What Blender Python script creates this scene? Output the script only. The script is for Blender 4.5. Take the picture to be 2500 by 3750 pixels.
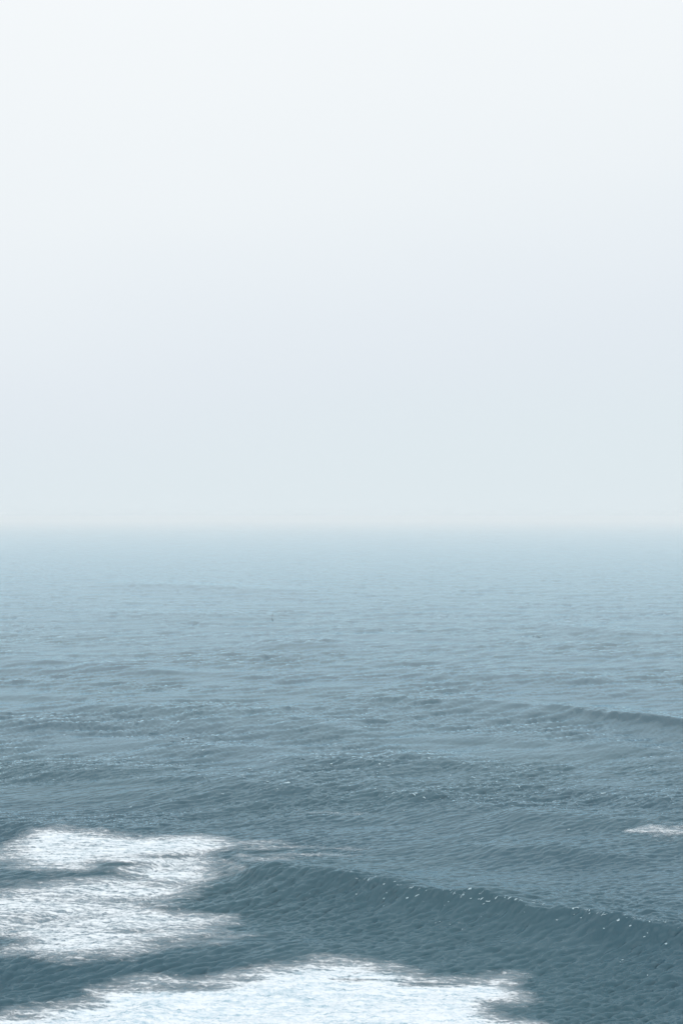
import bpy, math
import numpy as np
from mathutils import Vector

scene = bpy.context.scene
for o in list(bpy.data.objects):
    bpy.data.objects.remove(o, do_unlink=True)
COL = scene.collection

# ------------------------------------------------------------------ camera
CAM_H = 40.0                 # eye height above mean sea level, metres (cliff top)
FPX = 50.0 / 24.0 * 2500.0   # focal length in photo pixels (50 mm on a 24 x 36 mm portrait frame)
HORIZON = 1892.0             # photo row of the true horizon
cam_d = bpy.data.cameras.new('camera')
cam_d.sensor_fit = 'VERTICAL'
cam_d.sensor_width = 24.0
cam_d.sensor_height = 36.0
cam_d.lens = 50.0
cam_d.clip_start = 0.5
cam_d.clip_end = 60000.0
cam = bpy.data.objects.new('camera', cam_d)
cam.location = (0, 0, CAM_H)
cam.rotation_euler = (math.pi / 2 + math.atan((HORIZON - 1875.0) / FPX), 0, 0)
COL.objects.link(cam)
scene.camera = cam

# ------------------------------------------------------------------ exposure
scene.view_settings.view_transform = 'Standard'
scene.view_settings.look = 'None'
scene.view_settings.exposure = 0.0
scene.view_settings.gamma = 1.0
scene.view_settings.use_curve_mapping = False
scene.render.engine = 'CYCLES'
scene.cycles.volume_bounces = 3
scene.cycles.max_bounces = 6
scene.cycles.use_denoising = True
scene.cycles.denoising_prefilter = 'ACCURATE'

# ------------------------------------------------------------------ sun behind the overcast
SUN_EL, SUN_AZ = math.radians(55), math.radians(165)
sun_d = bpy.data.lights.new('sun', 'SUN')
sun_d.energy = 1.5
sun_d.angle = math.radians(60)
sun_d.color = (1.0, 0.985, 0.96)
sun = bpy.data.objects.new('sun', sun_d)
sun_dir = Vector((math.sin(SUN_AZ) * math.cos(SUN_EL), math.cos(SUN_AZ) * math.cos(SUN_EL), math.sin(SUN_EL)))
sun.rotation_euler = sun_dir.to_track_quat('Z', 'Y').to_euler()
sun.location = (0, 0, 200)
COL.objects.link(sun)

# ------------------------------------------------------------------ world: overcast sheet over a daylight sky
world = bpy.data.worlds.new('World')
scene.world = world
world.use_nodes = True
nt = world.node_tree
nt.nodes.clear()


def N(tree, kind, **kw):
    n = tree.nodes.new(kind)
    for k, v in kw.items():
        setattr(n, k, v)
    return n


def ramp(tree, stops, interp='B_SPLINE'):
    r = N(tree, 'ShaderNodeValToRGB')
    r.color_ramp.interpolation = interp
    e = r.color_ramp.elements
    e[0].position, e[0].color = stops[0][0], (*stops[0][1], 1)
    e[1].position, e[1].color = stops[-1][0], (*stops[-1][1], 1)
    for p, c in stops[1:-1]:
        n = e.new(p)
        n.color = (*c, 1)
    return r


def mth(tree, op, a, b=None, clamp=False):
    n = N(tree, 'ShaderNodeMath', operation=op)
    n.use_clamp = clamp
    for i, v in enumerate((a, b)):
        if v is None:
            continue
        if isinstance(v, (int, float)):
            n.inputs[i].default_value = v
        else:
            tree.links.new(v, n.inputs[i])
    return n.outputs[0]


def maprange(tree, v, a, b, c=0.0, d=1.0, smooth=True):
    n = N(tree, 'ShaderNodeMapRange')
    n.interpolation_type = 'SMOOTHSTEP' if smooth else 'LINEAR'
    tree.links.new(v, n.inputs['Value'])
    for k, x in zip(('From Min', 'From Max', 'To Min', 'To Max'), (a, b, c, d)):
        if isinstance(x, (int, float)):
            n.inputs[k].default_value = x
        else:
            tree.links.new(x, n.inputs[k])
    return n.outputs['Result']


def mix(tree, f, a, b, blend='MIX'):
    n = N(tree, 'ShaderNodeMix', data_type='RGBA', blend_type=blend)
    for s, v in ((n.inputs[0], f), (n.inputs[6], a), (n.inputs[7], b)):
        if isinstance(v, (int, float)):
            s.default_value = v
        elif isinstance(v, tuple):
            s.default_value = (*v, 1)
        else:
            tree.links.new(v, s)
    return n.outputs[2]


SKY_STOPS = [(0.0, (.735, .820, .862)), (.045, (.742, .822, .868)), (.10, (.765, .826, .885)),
             (.16, (.810, .866, .912)), (.22, (.858, .905, .935)), (.30, (.900, .938, .960)),
             (.38, (.930, .960, .978)), (.60, (.96, .98, 1.0)), (1.0, (1.0, 1.0, 1.0))]
tc = N(nt, 'ShaderNodeTexCoord')
sep = N(nt, 'ShaderNodeSeparateXYZ')
nt.links.new(tc.outputs['Generated'], sep.inputs[0])
mp = N(nt, 'ShaderNodeMapping')
mp.inputs['Scale'].default_value = (1.6, 1.6, 5.0)
nt.links.new(tc.outputs['Generated'], mp.inputs[0])
cn = N(nt, 'ShaderNodeTexNoise')
cn.inputs['Scale'].default_value = 1.3
cn.inputs['Detail'].default_value = 2.0
cn.inputs['Roughness'].default_value = 0.45
nt.links.new(mp.outputs[0], cn.inputs['Vector'])
nz = mth(nt, 'SUBTRACT', cn.outputs['Fac'], 0.5)
elev = mth(nt, 'ADD', sep.outputs['Z'], mth(nt, 'MULTIPLY', nz, 0.10))
elev = mth(nt, 'SUBTRACT', elev, mth(nt, 'MULTIPLY', sep.outputs['X'], 0.10))
rp = ramp(nt, SKY_STOPS)
nt.links.new(mth(nt, 'MAXIMUM', elev, 0.0), rp.inputs[0])
sky = N(nt, 'ShaderNodeTexSky', sky_type='NISHITA')
sky.sun_disc = False
sky.sun_elevation = SUN_EL
sky.sun_rotation = SUN_AZ
sky.air_density = 1.0
sky.dust_density = 3.0
# cloud sheet carries nearly all the light; a little blue daylight comes through it
SKY_GAIN = 10.0
sc = N(nt, 'ShaderNodeVectorMath', operation='SCALE')
nt.links.new(rp.outputs[0], sc.inputs[0])
sc.inputs['Scale'].default_value = SKY_GAIN
# the overcast brightens towards the zenith
zen = maprange(nt, sep.outputs['Z'], 0.3, 1.0, 1.0, 1.48)
sc2 = N(nt, 'ShaderNodeVectorMath', operation='SCALE')
nt.links.new(sc.outputs[0], sc2.inputs[0])
nt.links.new(zen, sc2.inputs['Scale'])
cloudy = mix(nt, 0.985, sky.outputs[0], sc2.outputs[0])
bg = N(nt, 'ShaderNodeBackground')
bg.inputs['Strength'].default_value = 0.1
nt.links.new(cloudy, bg.inputs['Color'])
wo = N(nt, 'ShaderNodeOutputWorld')
nt.links.new(bg.outputs[0], wo.inputs['Surface'])

# ------------------------------------------------------------------ wave fields
rng = np.random.default_rng(11)
WIND = math.radians(-52)      # direction the wind waves travel (towards the shore, to the right)


def fft_tile(L, n, lo, hi, power, rms_slope, spread=2, seed=0, wind=WIND):
    """a periodic patch of wind sea: height + sideways chop"""
    r = np.random.default_rng(seed)
    k = np.fft.fftfreq(n, L / n) * 2 * np.pi
    kx, ky = np.meshgrid(k, k, indexing='ij')
    kk = np.hypot(kx, ky)
    kk[0, 0] = 1
    lam = 2 * np.pi / kk
    band = (1 / (1 + np.exp(-(lam - lo) / (0.15 * lo)))) * (1 / (1 + np.exp((lam - hi) / (0.15 * hi))))
    cosd = (kx * math.cos(wind) + ky * math.sin(wind)) / kk
    amp = kk ** (-power / 2.0) * band * (0.12 + np.abs(cosd) ** spread)
    amp[0, 0] = 0
    c = amp * (r.normal(size=(n, n)) + 1j * r.normal(size=(n, n)))
    h = np.fft.ifft2(c).real
    sx = np.fft.ifft2(1j * kx * c).real
    sy = np.fft.ifft2(1j * ky * c).real
    s = rms_slope / math.sqrt((sx ** 2 + sy ** 2).mean())
    dx = np.fft.ifft2(-1j * kx / kk * c).real * s
    dy = np.fft.ifft2(-1j * ky / kk * c).real * s
    return np.stack([h * s, dx, dy]).astype(np.float32), L


def samp(tile, x, y, rot=0.0):
    """bilinear, periodic"""
    T, L = tile
    n = T.shape[1]
    c, s = math.cos(rot), math.sin(rot)
    u = (x * c + y * s) / L * n
    v = (-x * s + y * c) / L * n
    i, j = np.floor(u), np.floor(v)
    fu, fv = (u - i).astype(np.float32), (v - j).astype(np.float32)
    i, j = i.astype(np.int64) % n, j.astype(np.int64) % n
    i1, j1 = (i + 1) % n, (j + 1) % n
    r = (T[:, i, j] * (1 - fu) * (1 - fv) + T[:, i1, j] * fu * (1 - fv)
         + T[:, i, j1] * (1 - fu) * fv + T[:, i1, j1] * fu * fv)
    if T.shape[0] == 3:
        dx, dy = r[1] * c - r[2] * s, r[1] * s + r[2] * c
        return np.stack([r[0], dx, dy])
    return r


def sstep(a, b, x):
    t = np.clip((x - a) / (b - a), 0, 1)
    return t * t * (3 - 2 * t)


R2 = math.radians(17)
T_long = fft_tile(331.0, 512, 9.0, 34.0, 5.0, 0.030, 2, 3, math.radians(-80))
T_mid = fft_tile(97.0, 512, 2.2, 9.0, 4.2, 0.125, 3, 4)
T_mid2 = fft_tile(141.0, 512, 2.2, 11.0, 4.2, 0.070, 3, 5, WIND - R2)
T_sml = fft_tile(37.0, 1024, 0.42, 1.7, 3.6, 0.33, 6, 6)
T_sml2 = fft_tile(47.0, 1024, 0.5, 1.9, 3.7, 0.18, 4, 7, WIND - R2)
# smooth random fields in -1..1 (std about 1) for warps and patchiness
T_n1 = (fft_tile(300.0, 256, 20, 120, 2.2, 1.0, 0, 8)[0][:1], 300.0)
T_n2 = (fft_tile(60.0, 256, 3, 20, 2.2, 1.0, 0, 9)[0][:1], 60.0)
T_n3 = (fft_tile(12.0, 256, 0.4, 4, 2.4, 1.0, 0, 10)[0][:1], 12.0)
for t in (T_n1, T_n2, T_n3):
    t[0][:] /= t[0].std()


def noise(t, x, y):
    return samp(t, x, y)[0]


def dist_of(row, h=0.0):
    """distance out to sea of something of height h seen on a photo row"""
    return (CAM_H - h) * FPX / (row - HORIZON)


# the swells one can follow in the photo: ((column, row, height)...), front width, back width [m]
CRESTS = [
    ([(790, 3168, 0.5), (860, 3160, 1.0), (957, 3177, 1.35), (1120, 3190, 1.5), (1286, 3207, 1.6), (1410, 3229, 1.7), (1521, 3252, 1.75),
      (1697, 3271, 1.85), (1844, 3283, 1.9), (1928, 3299, 1.9), (2000, 3315, 1.8), (2127, 3327, 1.75), (2247, 3353, 1.8),
      (2382, 3369, 1.8), (2500, 3381, 1.7), (2900, 3420, 1.4), (3400, 3500, 0.8)], 6.5, 10.0, 1.15),
    ([(-600, 3560, 0.8), (0, 3515, 0.9), (320, 3500, 1.1), (560, 3472, 1.2), (720, 3452, 1.2), (1000, 3445, 1.0), (1250, 3465, 0.75),
      (1600, 3490, 0.5), (1900, 3520, 0.2)], 7.5, 9.0, 1.6),
    ([(-500, 3000, 1.0), (0, 3012, 1.2), (80, 3016, 1.2), (200, 3030, 1.1), (330, 3038, 0.9), (500, 3052, .6), (700, 3070, .3)], 9.0, 10.0, 1.5),
    ([(-500, 3200, .9), (0, 3195, .9), (200, 3190, 1.0), (400, 3168, .95), (560, 3145, .7), (690, 3122, .45), (760, 3115, .1)], 5.0, 8.0, 1.6),
    ([(-60, 2800, .4), (60, 2806, .8), (220, 2815, 1.0), (440, 2828, 1.1), (600, 2840, 1.2), (800, 2850, 1.3), (1000, 2862, 1.4), (1130, 2876, 1.25),
      (1290, 2895, .7), (1400, 2903, .5)], 9.0, 14.0, 1.4),
    ([(1290, 2880, .2), (1420, 2893, 1.0), (1560, 2906, 1.15), (1700, 2925, .9), (1860, 2950, .3)], 8.0, 12.0, 1.4),
    ([(620, 2650, .3), (757, 2630, .7), (957, 2625, .95), (1100, 2640, .9), (1250, 2665, .8), (1400, 2690, .3)], 10.0, 15.0, 1.4),
    ([(930, 2778, .3), (1050, 2772, 1.0), (1250, 2780, 1.1), (1400, 2795, 1.0), (1520, 2810, .3)], 8.0, 12.0, 1.3),
    ([(1380, 2764, .2), (1450, 2766, .8), (1600, 2775, .9), (1750, 2800, .8), (1850, 2815, .2)], 8.0, 12.0, 1.3),
    ([(1250, 2556, .35), (1400, 2555, .6), (1650, 2560, .75), (1890, 2571, .85), (2060, 2588, 1.0), (2200, 2604, 1.5), (2290, 2611, 2.0), (2400, 2618, 2.3),
      (2500, 2631, 2.4), (2800, 2660, 2.2), (3200, 2700, 1.0)], 9.0, 16.0, 1.25),
    ([(1800, 2985, .4), (1900, 2985, .9), (2050, 2988, .95), (2200, 2998, .9), (2400, 3010, 1.0), (2700, 3040, .6)], 7.0, 11.0, 1.3),
    ([(2190, 2925, .3), (2290, 2922, .8), (2450, 2932, .9), (2700, 2950, .5)], 8.0, 11.0, 1.4),
    ([(2100, 2735, .3), (2250, 2733, .8), (2500, 2742, .9), (2800, 2760, .5)], 9.0, 12.0, 1.4),
    ([(240, 2440, .3), (320, 2436, .9), (440, 2437, 1.1), (560, 2450, 1.0), (700, 2464, .3)], 12.0, 18.0, 1.3),
    ([(-200, 2625, .6), (0, 2632, .7), (190, 2656, .7), (320, 2670, .2)], 10.0, 14.0, 1.4),
    ([(200, 2592, .2), (280, 2588, .6), (520, 2585, .7), (760, 2592, .6), (900, 2600, .2)], 11.0, 16.0, 1.4),
    ([(1700, 3085, .3), (1840, 3092, .7), (2000, 3098, .8), (2200, 3118, .7), (2400, 3140, .3)], 6.0, 9.0, 1.4),
    ([(350, 2135, .5), (480, 2137, 1.3), (700, 2142, 1.5), (920, 2153, 1.3), (1150, 2165, .4)], 30.0, 45.0, 1.4),
    ([(2000, 2298, .4), (2090, 2297, 1.2), (2270, 2306, 1.2), (2400, 2312, .3)], 20.0, 30.0, 1.3),
    ([(900, 2355, .3), (1000, 2350, 1.0), (1150, 2352, 1.1), (1300, 2362, .3)], 18.0, 24.0, 1.3),
    ([(-300, 2400, .8), (0, 2408, .9), (150, 2420, .8), (260, 2428, .2)], 16.0, 22.0, 1.3),
    ([(500, 2745, .3), (640, 2742, .6), (900, 2750, .7), (1000, 2760, .2)], 8.0, 12.0, 1.4),
    ([(-100, 2930, .5), (0, 2935, .5), (100, 2940, .2)], 6.0, 9.0, 1.4),
    ([(1500, 2470, .3), (1700, 2468, .8), (2000, 2476, .8), (2300, 2490, .3)], 14.0, 20.0, 1.3),
    ([(300, 2240, .3), (500, 2245, .9), (800, 2250, .9), (1100, 2258, .3)], 24.0, 34.0, 1.3),
]
CW = []
for pts, wf, wb, pw in CRESTS:
    P = np.array(pts, float)
    sharp = P[:, 2].max() > 1.85
    P[:, 2] *= (1.4 if sharp and wf < 7 else 1.0 if sharp else 0.92)
    D = (CAM_H - P[:, 2]) * FPX / (P[:, 1] - HORIZON)
    X = (P[:, 0] - 1250.0) / FPX * D
    CW.append((X, D, P[:, 2], wf, wb, pw, sharp))


def smooth_interp(x, xp, fp):
    """cubic Hermite through the points, flat outside"""
    m = np.gradient(fp, xp)
    i = np.clip(np.searchsorted(xp, x) - 1, 0, len(xp) - 2)
    h = xp[i + 1] - xp[i]
    t = np.clip((x - xp[i]) / h, 0, 1)
    t2, t3 = t * t, t * t * t
    return ((2 * t3 - 3 * t2 + 1) * fp[i] + (t3 - 2 * t2 + t) * h * m[i]
            + (-2 * t3 + 3 * t2) * fp[i + 1] + (t3 - t2) * h * m[i + 1])


def surface(x, y, ripple=1.0):
    """sea surface: displaced position of the rest point (x, y)"""
    x = np.asarray(x, np.float64)
    y = np.asarray(y, np.float64)
    D = np.hypot(x, y)
    z = np.zeros_like(x)
    lump = noise(T_n2, x, y)
    for X, Yc, A, wf, wb, pw, sharp in CW:
        o = np.argsort(X)
        X, Yc, A = X[o], Yc[o], A[o]
        m = (x > X[0] - 5) & (x < X[-1] + 5) & (y > Yc.min() - 6 * wf) & (y < Yc.max() + 5 * wb)
        if not m.any():
            continue
        xm, ym = x[m], y[m]
        yc = smooth_interp(xm, X, Yc) + lump[m] * 0.06 * wf
        a = np.maximum(smooth_interp(xm, X, A), 0)
        tl = min(0.12 * (X[-1] - X[0]), 8.0)
        a = a * sstep(X[0] - 4, X[0] + tl, xm) * (1 - sstep(X[-1] - tl, X[-1] + 4, xm))
        a = a * (1 + 0.04 * lump[m])
        d = ym - yc
        w0 = (0.36 if sharp else 0.55) * wf
        front = (0.55 * np.exp(-(np.abs(d) / w0) ** (pw + .1))
                 + 0.45 * np.exp(-(np.abs(d) / (1.6 * wf)) ** (pw + .1)))
        back = np.exp(-(np.abs(d) / wb) ** 1.7)
        z[m] += a * np.where(d < 0, front, back)
        # trough ahead of the face
        z[m] -= 0.18 * a * np.exp(-((d + 2.6 * wf) / (1.3 * wf)) ** 2)
    disp = np.zeros((3,) + x.shape, np.float32)
    patch = 0.80 + 0.28 * np.clip(noise(T_n1, x, y), -1.5, 1.5)
    disp += samp(T_long, x, y, 0.0) * (1 - sstep(2500, 6000, D))
    wm = (1 - sstep(1100, 2800, D)) * patch * (0.85 + 0.30 * sstep(180, 420, D))
    disp += samp(T_mid, x, y, 0.0) * wm
    disp += samp(T_mid2, x, y, R2) * wm
    ws = (1 - sstep(500, 1400, D)) * patch * ripple * (1.2 - 0.35 * sstep(170, 400, D))
    disp += samp(T_sml, x, y, 0.0) * ws
    disp += samp(T_sml2, x, y, R2) * ws
    return x + 1.0 * disp[1], y + 1.0 * disp[2], z + disp[0]


def on_sea(col, row):
    """rest point, and surface point, that the photo shows at a pixel"""
    D = dist_of(row)
    for _ in range(8):
        X = (col - 1250.0) / FPX * D
        sx, sy, sz = surface(np.array([X]), np.array([D]))
        D = D + (dist_of(row, float(sz[0])) - float(sy[0])) * 0.7
    return X, D, (float(sx[0]), float(sy[0]), float(sz[0]))


# ------------------------------------------------------------------ materials
def new_mat(name):
    m = bpy.data.materials.new(name)
    m.use_nodes = True
    t = m.node_tree
    t.nodes.clear()
    out = N(t, 'ShaderNodeOutputMaterial')
    return m, t, out


water_m, t, out = new_mat('sea_water')
body = N(t, 'ShaderNodeBsdfDiffuse')
gloss = N(t, 'ShaderNodeBsdfGlossy')
fres = N(t, 'ShaderNodeFresnel')
fres.inputs['IOR'].default_value = 1.333
geo = N(t, 'ShaderNodeNewGeometry')
big = N(t, 'ShaderNodeTexNoise')
big.inputs['Scale'].default_value = 0.012
big.inputs['Detail'].default_value = 4
t.links.new(geo.outputs['Position'], big.inputs['Vector'])
base = mix(t, maprange(t, big.outputs['Fac'], .35, .65), (.006, .040, .062), (.010, .047, .065))
t.links.new(base, body.inputs['Color'])
gloss.inputs['Color'].default_value = (.62, .82, .917, 1)
gloss.inputs['Roughness'].default_value = 0.05
mpn = N(t, 'ShaderNodeMapping', vector_type='POINT')
mpn.inputs['Rotation'].default_value = (0, 0, -WIND)
mpn.inputs['Scale'].default_value = (1.0, 0.45, 1.0)
t.links.new(geo.outputs['Position'], mpn.inputs[0])
rip = N(t, 'ShaderNodeTexNoise')
rip.inputs['Scale'].default_value = 2.6
rip.inputs['Detail'].default_value = 5
rip.inputs['Roughness'].default_value = 0.62
t.links.new(mpn.outputs[0], rip.inputs['Vector'])
bmp = N(t, 'ShaderNodeBump')
bmp.inputs['Strength'].default_value = 1.0
bmp.inputs['Distance'].default_value = 0.025
t.links.new(rip.outputs['Fac'], bmp.inputs['Height'])
for sh in (body, gloss, fres):
    t.links.new(bmp.outputs[0], sh.inputs['Normal'])
wmix = N(t, 'ShaderNodeMixShader')
t.links.new(fres.outputs[0], wmix.inputs[0])
t.links.new(body.outputs[0], wmix.inputs[1])
t.links.new(gloss.outputs[0], wmix.inputs[2])
t.links.new(wmix.outputs[0], out.inputs['Surface'])

foam_m, t, out = new_mat('sea_foam')
p = N(t, 'ShaderNodeBsdfPrincipled')
p.inputs['Roughness'].default_value = 0.85
p.inputs['IOR'].default_value = 1.2
geo = N(t, 'ShaderNodeNewGeometry')
att = N(t, 'ShaderNodeAttribute', attribute_name='cover')


def foam_noise(sx, sy, scale, detail, rough, rot=0.0, dist=0.0):
    q = N(t, 'ShaderNodeMapping')
    q.inputs['Scale'].default_value = (sx, sy, 1.0)
    q.inputs['Rotation'].default_value = (0, 0, rot)
    t.links.new(geo.outputs['Position'], q.inputs[0])
    n = N(t, 'ShaderNodeTexNoise')
    n.inputs['Scale'].default_value = scale
    n.inputs['Detail'].default_value = detail
    n.inputs['Roughness'].default_value = rough
    n.inputs['Distortion'].default_value = dist
    t.links.new(q.outputs[0], n.inputs['Vector'])
    return n.outputs['Fac']


streak = foam_noise(0.20, 1.5, 1.8, 7, .66, 0.08, 0.3)
fleck = foam_noise(0.6, 1.1, 2.6, 6, .70)
mixn = mth(t, 'ADD', mth(t, 'MULTIPLY', streak, 0.6), mth(t, 'MULTIPLY', fleck, 0.4))
lo = mth(t, 'SUBTRACT', 0.695, mth(t, 'MULTIPLY', att.outputs['Fac'], 0.31))
alpha = maprange(t, mixn, mth(t, 'SUBTRACT', lo, 0.11), mth(t, 'ADD', lo, 0.13))
veil = mth(t, 'MULTIPLY', maprange(t, att.outputs['Fac'], 0.0, 0.8), 0.42)
alpha = mth(t, 'MAXIMUM', alpha, veil)
alpha = mth(t, 'MULTIPLY', alpha, maprange(t, att.outputs['Fac'], 0.02, 0.30))
col = mix(t, maprange(t, mixn, .36, .57), (.28, .41, .49), (.605, .65, .685))
t.links.new(col, p.inputs['Base Color'])
bmp = N(t, 'ShaderNodeBump')
bmp.inputs['Strength'].default_value = 0.8
bmp.inputs['Distance'].default_value = 0.15
t.links.new(mixn, bmp.inputs['Height'])
t.links.new(bmp.outputs[0], p.inputs['Normal'])
tr = N(t, 'ShaderNodeBsdfTransparent')
ms = N(t, 'ShaderNodeMixShader')
t.links.new(alpha, ms.inputs[0])
t.links.new(tr.outputs[0], ms.inputs[1])
t.links.new(p.outputs[0], ms.inputs[2])
t.links.new(ms.outputs[0], out.inputs['Surface'])

cap_m, t, out = new_mat('whitecap_foam')
p = N(t, 'ShaderNodeBsdfPrincipled')
p.inputs['Roughness'].default_value = 0.8
n = N(t, 'ShaderNodeTexNoise')
n.inputs['Scale'].default_value = 9.0
n.inputs['Detail'].default_value = 4
g2 = N(t, 'ShaderNodeNewGeometry')
t.links.new(g2.outputs['Position'], n.inputs['Vector'])
t.links.new(mix(t, maprange(t, n.outputs['Fac'], .35, .6), (.15, .26, .32), (.38, .48, .52)), p.inputs['Base Color'])
t.links.new(p.outputs[0], out.inputs['Surface'])

# ------------------------------------------------------------------ the sea
STEP_C = 0.00053
v_near = CAM_H / 104.0
v_far = CAM_H / 13000.0
v_mid = CAM_H / 230.0
rows_fine = CAM_H / np.concatenate([np.arange(v_near, v_mid, -0.00030), np.arange(v_mid, v_far, -0.00048)])
rows = np.concatenate([np.linspace(15, 103, 60), rows_fine])
cf = np.arange(-0.262, 0.262, STEP_C)
side = 0.262 + (np.linspace(0, 1, 60)[1:] ** 1.8) * 1.1
cols = np.concatenate([-side[::-1], cf, side])
nr, nc = len(rows), len(cols)
RY = np.repeat(rows[:, None], nc, 1)
RX = RY * cols[None, :]
SX, SY, SZ = surface(RX.ravel(), RY.ravel())
# beyond the resolved grid keep displacement from folding rows
quiet = 1 - sstep(0, 1, (np.abs(cols)[None, :].repeat(nr, 0).ravel() - 0.262) / 0.4)
SX = RX.ravel() + (SX - RX.ravel()) * quiet
SY = RY.ravel() + (SY - RY.ravel()) * quiet
SZ = SZ * quiet
co = np.stack([SX, SY, SZ], 1).astype(np.float32)
ii = (np.arange(nr - 1)[:, None] * nc + np.arange(nc - 1)[None, :]).ravel()
quads = np.stack([ii, ii + 1, ii + nc + 1, ii + nc], 1).astype(np.int32)


def mesh_obj(name, co, quads, mat, attr=None):
    me = bpy.data.meshes.new(name)
    nv, nf = len(co), len(quads)
    k = quads.shape[1]
    me.vertices.add(nv)
    me.vertices.foreach_set('co', np.ascontiguousarray(co, np.float32).ravel())
    me.loops.add(nf * k)
    me.loops.foreach_set('vertex_index', np.ascontiguousarray(quads, np.int32).ravel())
    me.polygons.add(nf)
    me.polygons.foreach_set('loop_start', np.arange(0, nf * k, k, dtype=np.int32))
    me.polygons.foreach_set('use_smooth', np.ones(nf, bool))
    if attr is not None:
        a = me.attributes.new('cover', 'FLOAT', 'POINT')
        a.data.foreach_set('value', np.ascontiguousarray(attr, np.float32))
    me.update()
    me.validate()
    me.materials.append(mat)
    o = bpy.data.objects.new(name, me)
    COL.objects.link(o)
    return o


sea = mesh_obj('water', co, quads, water_m)
sea['kind'] = 'structure'
sea['label'] = 'grey blue open sea with swell rolling towards the shore'

# ------------------------------------------------------------------ foam left behind by broken waves
def poly_px(pts, ox, oy, s=1.254):
    return [(ox + a / s, oy + b / s) for a, b in pts]


# chart of the patches: photo pixels of points lying on the water
L_UP = poly_px([(-200, 190), (0, 215), (60, 205), (110, 165), (160, 118), (220, 104), (290, 101), (400, 117), (520, 135), (640, 148), (800, 146), (960, 154),
                (1060, 175), (1060, 205), (1000, 215), (1090, 262), (1080, 285), (1040, 265), (1000, 275), (960, 320), (880, 380), (640, 350), (560, 300), (480, 262),
                (380, 292), (250, 292), (120, 280), (40, 262), (-200, 270)], 0, 2950)
L_LOW = poly_px([(-200, 420), (0, 412), (150, 385), (280, 362), (420, 345), (620, 335), (800, 345), (900, 370), (860, 405), (780, 435), (700, 462), (700, 488),
                 (820, 497), (930, 506), (1030, 518), (1030, 545), (1010, 560), (1020, 600), (900, 615), (700, 650), (560, 675), (400, 690), (250, 692),
                 (150, 680), (60, 676), (45, 650), (120, 622), (60, 596), (-200, 585)], 0, 2950)
B_TOP = poly_px([(-200, 1000), (0, 962), (80, 945), (200, 925), (400, 905), (440, 865), (560, 845), (640, 815), (800, 820), (950, 822), (1030, 795),
                 (1180, 765), (1330, 742), (1450, 728), (1568, 730), (1800, 742), (1900, 780), (1940, 805), (2120, 808), (2310, 795), (2375, 855), (2370, 885),
                 (2280, 900), (2210, 920), (2220, 950), (2300, 975), (2420, 1004), (2460, 1060), (2500, 1150), (-200, 1150)], 0, 2950)
R_SM = poly_px([(1300, 112), (1370, 100), (1440, 92), (1520, 96), (1700, 84), (1700, 128), (1560, 134), (1490, 140), (1400, 134), (1340, 124)], 1250, 2950)


def poly_sd(px, py, poly, ky):
    """signed distance (inside +) in pixels, rows stretched by ky"""
    P = np.array(poly, float)
    P[:, 1] *= ky
    y = py * ky
    best = np.full(px.shape, 1e9)
    inside = np.zeros(px.shape, bool)
    n = len(P)
    for a in range(n):
        x0, y0 = P[a]
        x1, y1 = P[(a + 1) % n]
        ex, ey = x1 - x0, y1 - y0
        tt = np.clip(((px - x0) * ex + (y - y0) * ey) / (ex * ex + ey * ey + 1e-9), 0, 1)
        best = np.minimum(best, np.hypot(px - x0 - tt * ex, y - y0 - tt * ey))
        c = (y0 > y) != (y1 > y)
        if ey != 0:
            inside ^= c & (px < ex * (y - y0) / ey + x0)
    return np.where(inside, best, -best)


def blob(px, py, cx, cy, rx, ry):
    return np.exp(-(((px - cx) / rx) ** 2 + ((py - cy) / ry) ** 2))


def chart(x, y, z):
    return 1250.0 + FPX * x / y, HORIZON + FPX * (CAM_H - z) / y


def edge(px, py, poly, wob, soft, gain):
    sd = poly_sd(px, py, poly, 3.0)
    return np.clip(0.5 + (sd + wob) / (2 * soft), 0, 1) ** 1.0 * gain


sel = (RY.ravel() < 260) & (RY.ravel() > 85) & (np.abs(RX.ravel() / RY.ravel()) < 0.262)
idx = np.nonzero(sel)[0]
sx, sy, sz = SX[idx], SY[idx], SZ[idx]
px, py = chart(sx, sy, sz)
w1 = noise(T_n2, sx * 0.6, sy) * 14 + noise(T_n3, sx * 0.5, sy) * 9
w2 = noise(T_n2, sx * 0.35 + 40, sy * 1.2 + 9)


def dens_left():
    d = np.maximum(edge(px, py, L_UP, w1 + 8, 85, .95), edge(px, py, L_LOW, w1 + 8, 95, .88))
    thin = 0.0
    for cx, cy, rx, ry, k in ((60, 3195, 160, 9, .75), (430, 3165, 110, 10, .8), (600, 3138, 110, 8, .65), (880, 3125, 170, 22, .52),
                              (960, 3165, 120, 25, .45), (500, 3412, 90, 9, .45), (760, 3400, 160, 26, .30), (900, 3150, 100, 30, .3),
                              (640, 3180, 200, 20, .22), (100, 3380, 200, 40, .12), (460, 3300, 90, 10, .25), (600, 3325, 110, 10, .3),
                              (300, 3350, 400, 90, .10), (30, 3140, 60, 25, .35), (650, 3450, 160, 14, .25)):
        thin = thin + k * blob(px, py, cx, cy, rx, ry)
    d = d * (1 - np.clip(thin, 0, .92)) - 0.05 * np.clip(w2, -1, 2)
    # thin trailing veils drawn out to the right
    for cx, cy, rx, ry, k in ((900, 3086, 190, 9, .42), (980, 3104, 200, 8, .42), (1130, 3128, 190, 7, .40), (960, 3142, 130, 12, .40),
                              (1260, 3108, 120, 5, .34), (860, 3172, 60, 12, .30), (840, 3382, 60, 10, .35), (850, 3425, 110, 12, .34),
                              (1230, 2977, 150, 6, .30), (180, 3232, 240, 12, .25)):
        d = np.maximum(d, k * np.clip(1.3 * blob(px + w1, py + w1 * .25, cx, cy, rx, ry), 0, 1))
    return np.clip(d, 0, 1)


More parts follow.
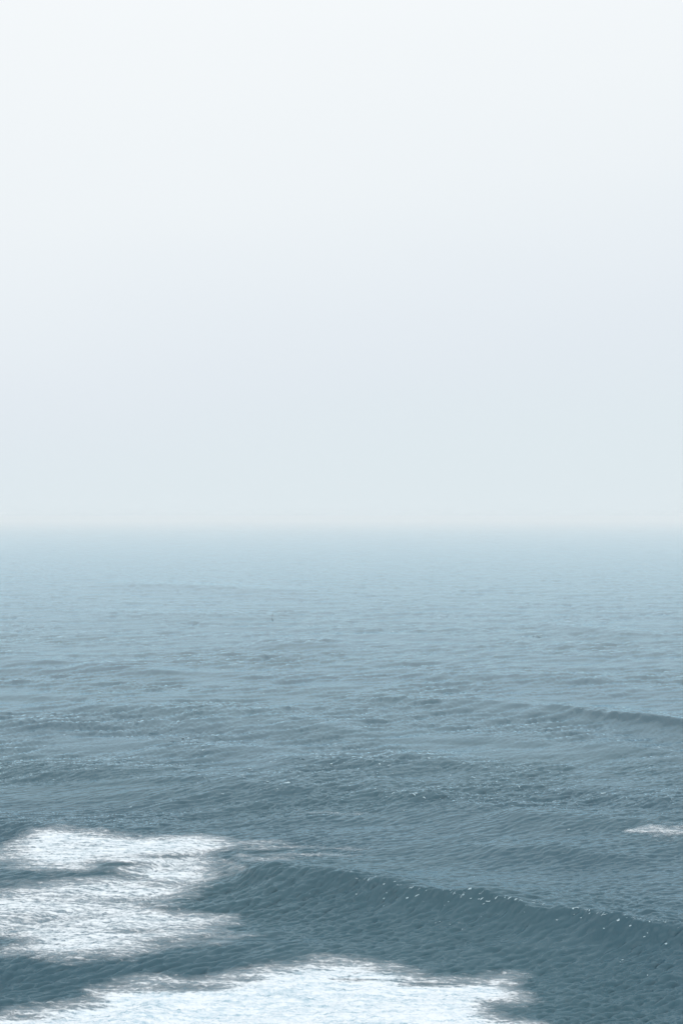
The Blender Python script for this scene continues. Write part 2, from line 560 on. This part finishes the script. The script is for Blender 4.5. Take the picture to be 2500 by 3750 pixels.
def dens_bottom():
    d = edge(px, py, B_TOP, w1, 120, 1.25)
    thin = 0.0
    for cx, cy, rx, ry, k in ((560, 3620, 200, 16, .38), (760, 3615, 140, 14, .36), (1290, 3590, 130, 8, .5), (1580, 3606, 160, 10, .5),
                              (330, 3690, 160, 14, .25), (150, 3725, 200, 16, .30), (900, 3590, 100, 14, .45), (1450, 3555, 90, 12, .4), (1830, 3690, 60, 24, .35),
                              (60, 3735, 120, 20, .25)):
        thin = thin + k * blob(px, py, cx, cy, rx, ry)
    return np.clip(d * (1 - np.clip(thin, 0, .9)) - 0.03 * np.clip(w2, -1, 2), 0, 1.25)


def dens_right():
    d = edge(px, py, R_SM, w1 * 2.2 + 6, 60, .62)
    return np.clip(d, 0, 1)


D_L, D_B, D_R = dens_left(), dens_bottom(), dens_right()
# foam flattens the small ripples beneath it
calm = 1 - 0.65 * np.clip(D_L + D_B + D_R, 0, 1)
gx_, gy_, gz_ = surface(RX.ravel()[idx], RY.ravel()[idx], calm.astype(np.float32))
co[idx] = np.stack([gx_, gy_, gz_], 1)
sea.data.vertices.foreach_set('co', co.ravel())
sea.data.update()


def foam_patch(dens, label):
    full = np.zeros(len(SX), np.float32)
    full[idx] = dens
    q = quads[(full[quads] > 0.06).sum(1) >= 2]
    used, inv = np.unique(q.ravel(), return_inverse=True)
    c = co[used].astype(np.float64).copy()
    cv = full[used]
    relief = np.abs(noise(T_n3, c[:, 0] * 1.5, c[:, 1] * 2.0))
    c[:, 2] += 0.015 + cv * (0.05 + 0.05 * relief)
    o = mesh_obj('foam_patch', c, inv.reshape(-1, 4), foam_m, cv)
    o['label'] = label
    o['category'] = 'foam'
    o['group'] = 'foam patches on the water'
    return o


foam_patch(D_L, 'large streaky white foam patch at the left, behind the dark near swell')
foam_patch(D_B, 'dense white foam patch nearest the viewer, along the bottom of the photo')
foam_patch(D_R, 'small white foam patch at the right, beyond the long near wave')

# ------------------------------------------------------------------ whitecaps: flecks of foam on the chop
caps = []   # (column, row, width px, height px)


def add_caps(lst, ox, oy, w, h, s=1.254):
    for c in lst:
        k = c[2] if len(c) > 2 else 1.0
        caps.append((ox + c[0] / s, oy + c[1] / s, w * k, h))


add_caps([(45, 322), (66, 392), (70, 408, .7), (195, 352), (190, 385, .7), (205, 380, .6), (295, 410, .7), (200, 460), (340, 390), (385, 388), (430, 538), (553, 567),
          (560, 402), (598, 403, 1.4), (625, 407), (668, 410, 1.4), (705, 414), (745, 420, 1.5), (770, 424), (797, 430, 1.5), (822, 434, 1.4), (845, 440), (845, 457, .6),
          (880, 446, 1.4), (910, 451), (1060, 470, .8), (1080, 468, .8), (1130, 478, .9), (1140, 495, 1.1), (1175, 493, 1.1), (1205, 505, .7), (1250, 508, 1.1), (1305, 522),
          (1308, 535, .8), (1340, 518, .8), (1360, 524, .7), (1410, 533, 1.1), (1480, 535, .8), (1545, 535, .8), (1400, 585, .8), (1385, 602), (1495, 632, .8), (1285, 708, .9), (1272, 716, .7),
          (990, 525, .7), (1100, 515, .7), (500, 545, .7), (130, 340, .8), (160, 342, .8), (245, 352, 1.2), (1070, 500, .6), (1400, 778, .6),
          (1040, 108, 1.0), (1210, 590, .6), (490, 437, .6), (465, 395, .6), (610, 325, .5)], 1250, 2950, 8, 5)
add_caps([(210, 465), (400, 472), (475, 463, .8), (30, 520), (38, 512, .7), (110, 445, .8), (75, 430, .7), (30, 428, .7), (560, 495), (862, 623, 1.2), (185, 628, 1.1), (240, 632), (340, 632, .9),
          (330, 636, .9), (370, 645), (608, 562, .7), (585, 580, .7), (1415, 272, 2.6), (1440, 276, 1.6), (1452, 422, 1.1), (1510, 663), (1200, 632, 1.6), (38, 599), (118, 603, 1.1), (150, 610, .7),
          (222, 505, 1.2), (175, 500), (670, 525, .7), (500, 550, .7), (140, 535, .8), (730, 73, 1.4), (265, 483, .7), (395, 450, .6), (700, 438, .6), (805, 602, .7),
          (1310, 655, .6), (570, 3, 2.4), (450, 658, .7), (1095, 243, .7)], 1250, 2400, 7.5, 4)
add_caps([(838, 381, 1.4), (862, 378, .8), (898, 388), (935, 433, 1.5), (1260, 490, 1.8), (1244, 487), (1147, 522, 1.2), (1160, 527), (1390, 477, 1.3), (1520, 500, .8), (1527, 510, .8),
          (1225, 580, 1.2), (1315, 585, 1.3), (1020, 635), (1545, 415, 1.1), (552, 48), (975, 490, .7), (1118, 550), (1372, 15), (600, 697, .7), (440, 520, .6), (1210, 175, .7),
          (1455, 465, 1.0), (1270, 612, .6), (1185, 300, .7), (1105, 288, .8), (635, 563, .7), (295, 365, .6)], 0, 2400, 8, 4)
add_caps([(730, 275, 2.0), (72, 294, 2.2), (448, 323, 2.0), (962, 348, 2.2), (285, 374, 1.4), (1435, 552, 2.6), (1415, 555, 1.6), (160, 658, 2.0), (1475, 348, 1.5), (1220, 320, 1.6),
          (737, 433, 1.4), (170, 655, 1.4), (235, 240, 1.4), (350, 590, 1.5), (1055, 455, 1.2), (870, 690, 1.6), (640, 505, 1.1)], 0, 1850, 7, 2.4)
add_caps([(575, 690, 2.4), (560, 688, 1.6), (895, 602, 4.0), (920, 601, 2.0), (1132, 563, 1.6), (692, 546, 1.4), (233, 580, 1.5), (1030, 217, 2.2), (1400, 275, 2.6), (1372, 645, 1.3),
          (495, 215, 2.0), (712, 685, 2.0), (1460, 602, 1.4), (500, 580, 1.1), (1050, 520, 1.4), (570, 535, 1.3), (1550, 708, 1.0), (160, 632, 2.4), (610, 645, 1.4), (330, 603, 1.6)], 1250, 1850, 7, 2.4)
# more tiny flecks scattered over the broken water near the long wave
# thin broken pale lip along the top of the long wave
lip_c = np.array([p[0] for p in CRESTS[0][0]], float)
lip_r = np.array([p[1] for p in CRESTS[0][0]], float)
for c0, c1, k in ((1280, 1560, 12), (1640, 2010, 34), (2090, 2480, 26)):
    for _ in range(k):
        u = rng.uniform(c0, c1)
        caps.append((u, float(np.interp(u, lip_c, lip_r)) + rng.normal() * 1.5, rng.uniform(5, 15), 1.8))
for _ in range(14):
    u = rng.random()
    caps.append((1000 + u * 1500, 3215 + u * 165 + abs(rng.normal()) * 60, 2.5 + 2.5 * rng.random(), 2.0))
for _ in range(35):
    caps.append((700 + rng.random() * 1500, 2760 + rng.random() * 230, 3 + 2.0 * rng.random(), 1.6))

V, F = [], []
for (cx, cy, w, h) in caps:
    X0, D0, (ax, ay, az) = on_sea(cx, cy)
    m = FPX / D0
    vary = min(math.exp(rng.normal() * 0.30), 1.25) * 0.85
    w, h = w * vary, h * 0.72 * vary
    rx = 0.5 * w / m * 1.25
    ry = 0.5 * h / m * min(2.0, D0 / CAM_H * 0.45)
    ang = rng.normal() * 0.25 + 0.35
    n = 14
    rings = [(0.0, 1), (0.55, n), (1.0, n)]
    b0 = len(V)
    ph = rng.random() * 6.28
    rad = 1 + 0.28 * np.sin(np.arange(n) * 2 * np.pi / n * 2 + ph) + 0.30 * rng.normal(size=n) * 0.8
    pts = [(0, 0, 1.0)]
    for rr in (0.55, 1.0):
        for k in range(n):
            a = 2 * np.pi * k / n
            r_ = rr * max(rad[k], .3)
            lx, ly = r_ * rx * math.cos(a), r_ * ry * math.sin(a)
            pts.append((lx * math.cos(ang) - ly * math.sin(ang), lx * math.sin(ang) + ly * math.cos(ang), 1 - rr * 0.9))
    P = np.array(pts)
    gx, gy, gz = surface(X0 + P[:, 0], D0 + P[:, 1])
    lift = 0.03 + 0.09 * min(rx, 1.0) * P[:, 2] * (0.6 + 0.8 * rng.random(len(P)))
    for a, b, c in zip(gx, gy, gz + lift):
        V.append((a, b, c))
    for k in range(n):
        k1 = (k + 1) % n
        F.append((b0, b0 + 1 + k, b0 + 1 + k1))
        F.append((b0 + 1 + k, b0 + 1 + n + k, b0 + 1 + n + k1))
        F.append((b0 + 1 + k, b0 + 1 + n + k1, b0 + 1 + k1))
wc = mesh_obj('whitecaps', np.array(V), np.array(F), cap_m)
wc['kind'] = 'stuff'
wc['label'] = 'small white flecks of foam scattered over the wave crests'

# ------------------------------------------------------------------ seabird flying low over the sea
bird_m, t, out = new_mat('dark_plumage')
p = N(t, 'ShaderNodeBsdfPrincipled')
p.inputs['Roughness'].default_value = 0.7
n = N(t, 'ShaderNodeTexNoise')
n.inputs['Scale'].default_value = 22.0
t.links.new(mix(t, n.outputs['Fac'], (.018, .022, .024), (.05, .055, .055)), p.inputs['Base Color'])
t.links.new(p.outputs[0], out.inputs['Surface'])
beak_m, t, out = new_mat('pale_beak')
p = N(t, 'ShaderNodeBsdfPrincipled')
n = N(t, 'ShaderNodeTexNoise')
t.links.new(mix(t, n.outputs['Fac'], (.20, .16, .09), (.28, .22, .12)), p.inputs['Base Color'])
t.links.new(p.outputs[0], out.inputs['Surface'])


def loft(rings, mat, name, parent=None):
    """closed tube of rings (centre, half width vector, half height vector)"""
    n = 10
    Vv, Ff = [], []
    for c, a, b in rings:
        c, a, b = Vector(c), Vector(a), Vector(b)
        for k in range(n):
            th = 2 * math.pi * k / n
            Vv.append(tuple(c + a * math.cos(th) + b * math.sin(th)))
    for r in range(len(rings) - 1):
        for k in range(n):
            k1 = (k + 1) % n
            Ff.append((r * n + k, r * n + k1, (r + 1) * n + k1, (r + 1) * n + k))
    Ff.append(tuple(range(n))[::-1])
    Ff.append(tuple((len(rings) - 1) * n + k for k in range(n)))
    me = bpy.data.meshes.new(name)
    me.from_pydata(Vv, [], Ff)
    for q in me.polygons:
        q.use_smooth = True
    me.materials.append(mat)
    o = bpy.data.objects.new(name, me)
    COL.objects.link(o)
    if parent:
        o.parent = parent
    return o


# body along +Y (head), wings along X, banked almost upright
def row_ring(y, z, w, h):
    return ((0, y, z), (w, 0, 0), (0, 0, h))


D_b = 560.0
alt = CAM_H - (2252 - HORIZON) / FPX * D_b
bird = bpy.data.objects.new('seabird', None)
bird.location = ((998 - 1250) / FPX * D_b, D_b, alt)
bird.rotation_euler = (math.radians(4), math.radians(98), math.radians(68))
COL.objects.link(bird)
bird['label'] = 'small dark seabird banking low over the sea left of centre'
bird['category'] = 'bird'
loft([row_ring(-.40, 0, .02, .008), row_ring(-.30, 0, .07, .02), row_ring(-.2, 0, .05, .035), row_ring(-.08, 0, .075, .07),
      row_ring(.06, 0, .085, .085), row_ring(.16, .01, .06, .06), row_ring(.24, .03, .035, .038), row_ring(.31, .045, .038, .04),
      row_ring(.36, .045, .025, .025), row_ring(.38, .043, .008, .008)], bird_m, 'body', bird)
loft([((0, .37, .043), (.012, 0, 0), (0, 0, .011)), ((0, .41, .040), (.008, 0, 0), (0, 0, .008)), ((0, .45, .032), (.003, 0, 0), (0, 0, .004))], beak_m, 'beak', bird)
for s in (-1, 1):
    loft([((s * .04, .06, .03), (0, .12, 0), (0, 0, .022)), ((s * .20, .09, .07), (0, .10, 0), (0, 0, .018)),
          ((s * .38, .11, .09), (0, .085, 0), (0, 0, .014)), ((s * .55, .05, .06), (0, .065, 0), (0, 0, .010)),
          ((s * .72, -.04, .03), (0, .03, 0), (0, 0, .006)), ((s * .80, -.09, .01), (0, .006, 0), (0, 0, .003))], bird_m, 'wing', bird)

# ------------------------------------------------------------------ sea mist
SIGMA = 1.0 / 3100.0
haze_m, t, out = new_mat('haze')
pv = N(t, 'ShaderNodeVolumePrincipled')
pv.inputs['Color'].default_value = (.97, .995, 1.0, 1)
pv.inputs['Density'].default_value = SIGMA
pv.inputs['Anisotropy'].default_value = 0.0
t.links.new(pv.outputs[0], out.inputs['Volume'])
x0, x1, y0, y1, z0, z1 = -19000.0, 19000.0, -400.0, 13100.0, float(SZ.min()) - 1.0, CAM_H + 5.0
me = bpy.data.meshes.new('haze')
me.from_pydata([(a, b, c) for c in (z0, z1) for a, b in ((x0, y0), (x1, y0), (x1, y1), (x0, y1))], [],
               [(3, 2, 1, 0), (4, 5, 6, 7), (0, 1, 5, 4), (1, 2, 6, 5), (2, 3, 7, 6), (3, 0, 4, 7)])
me.materials.append(haze_m)
hz = bpy.data.objects.new('haze', me)
hz['kind'] = 'stuff'
COL.objects.link(hz)
print('grid', nr, nc, 'quads', len(quads), 'z', SZ.min(), SZ.max())
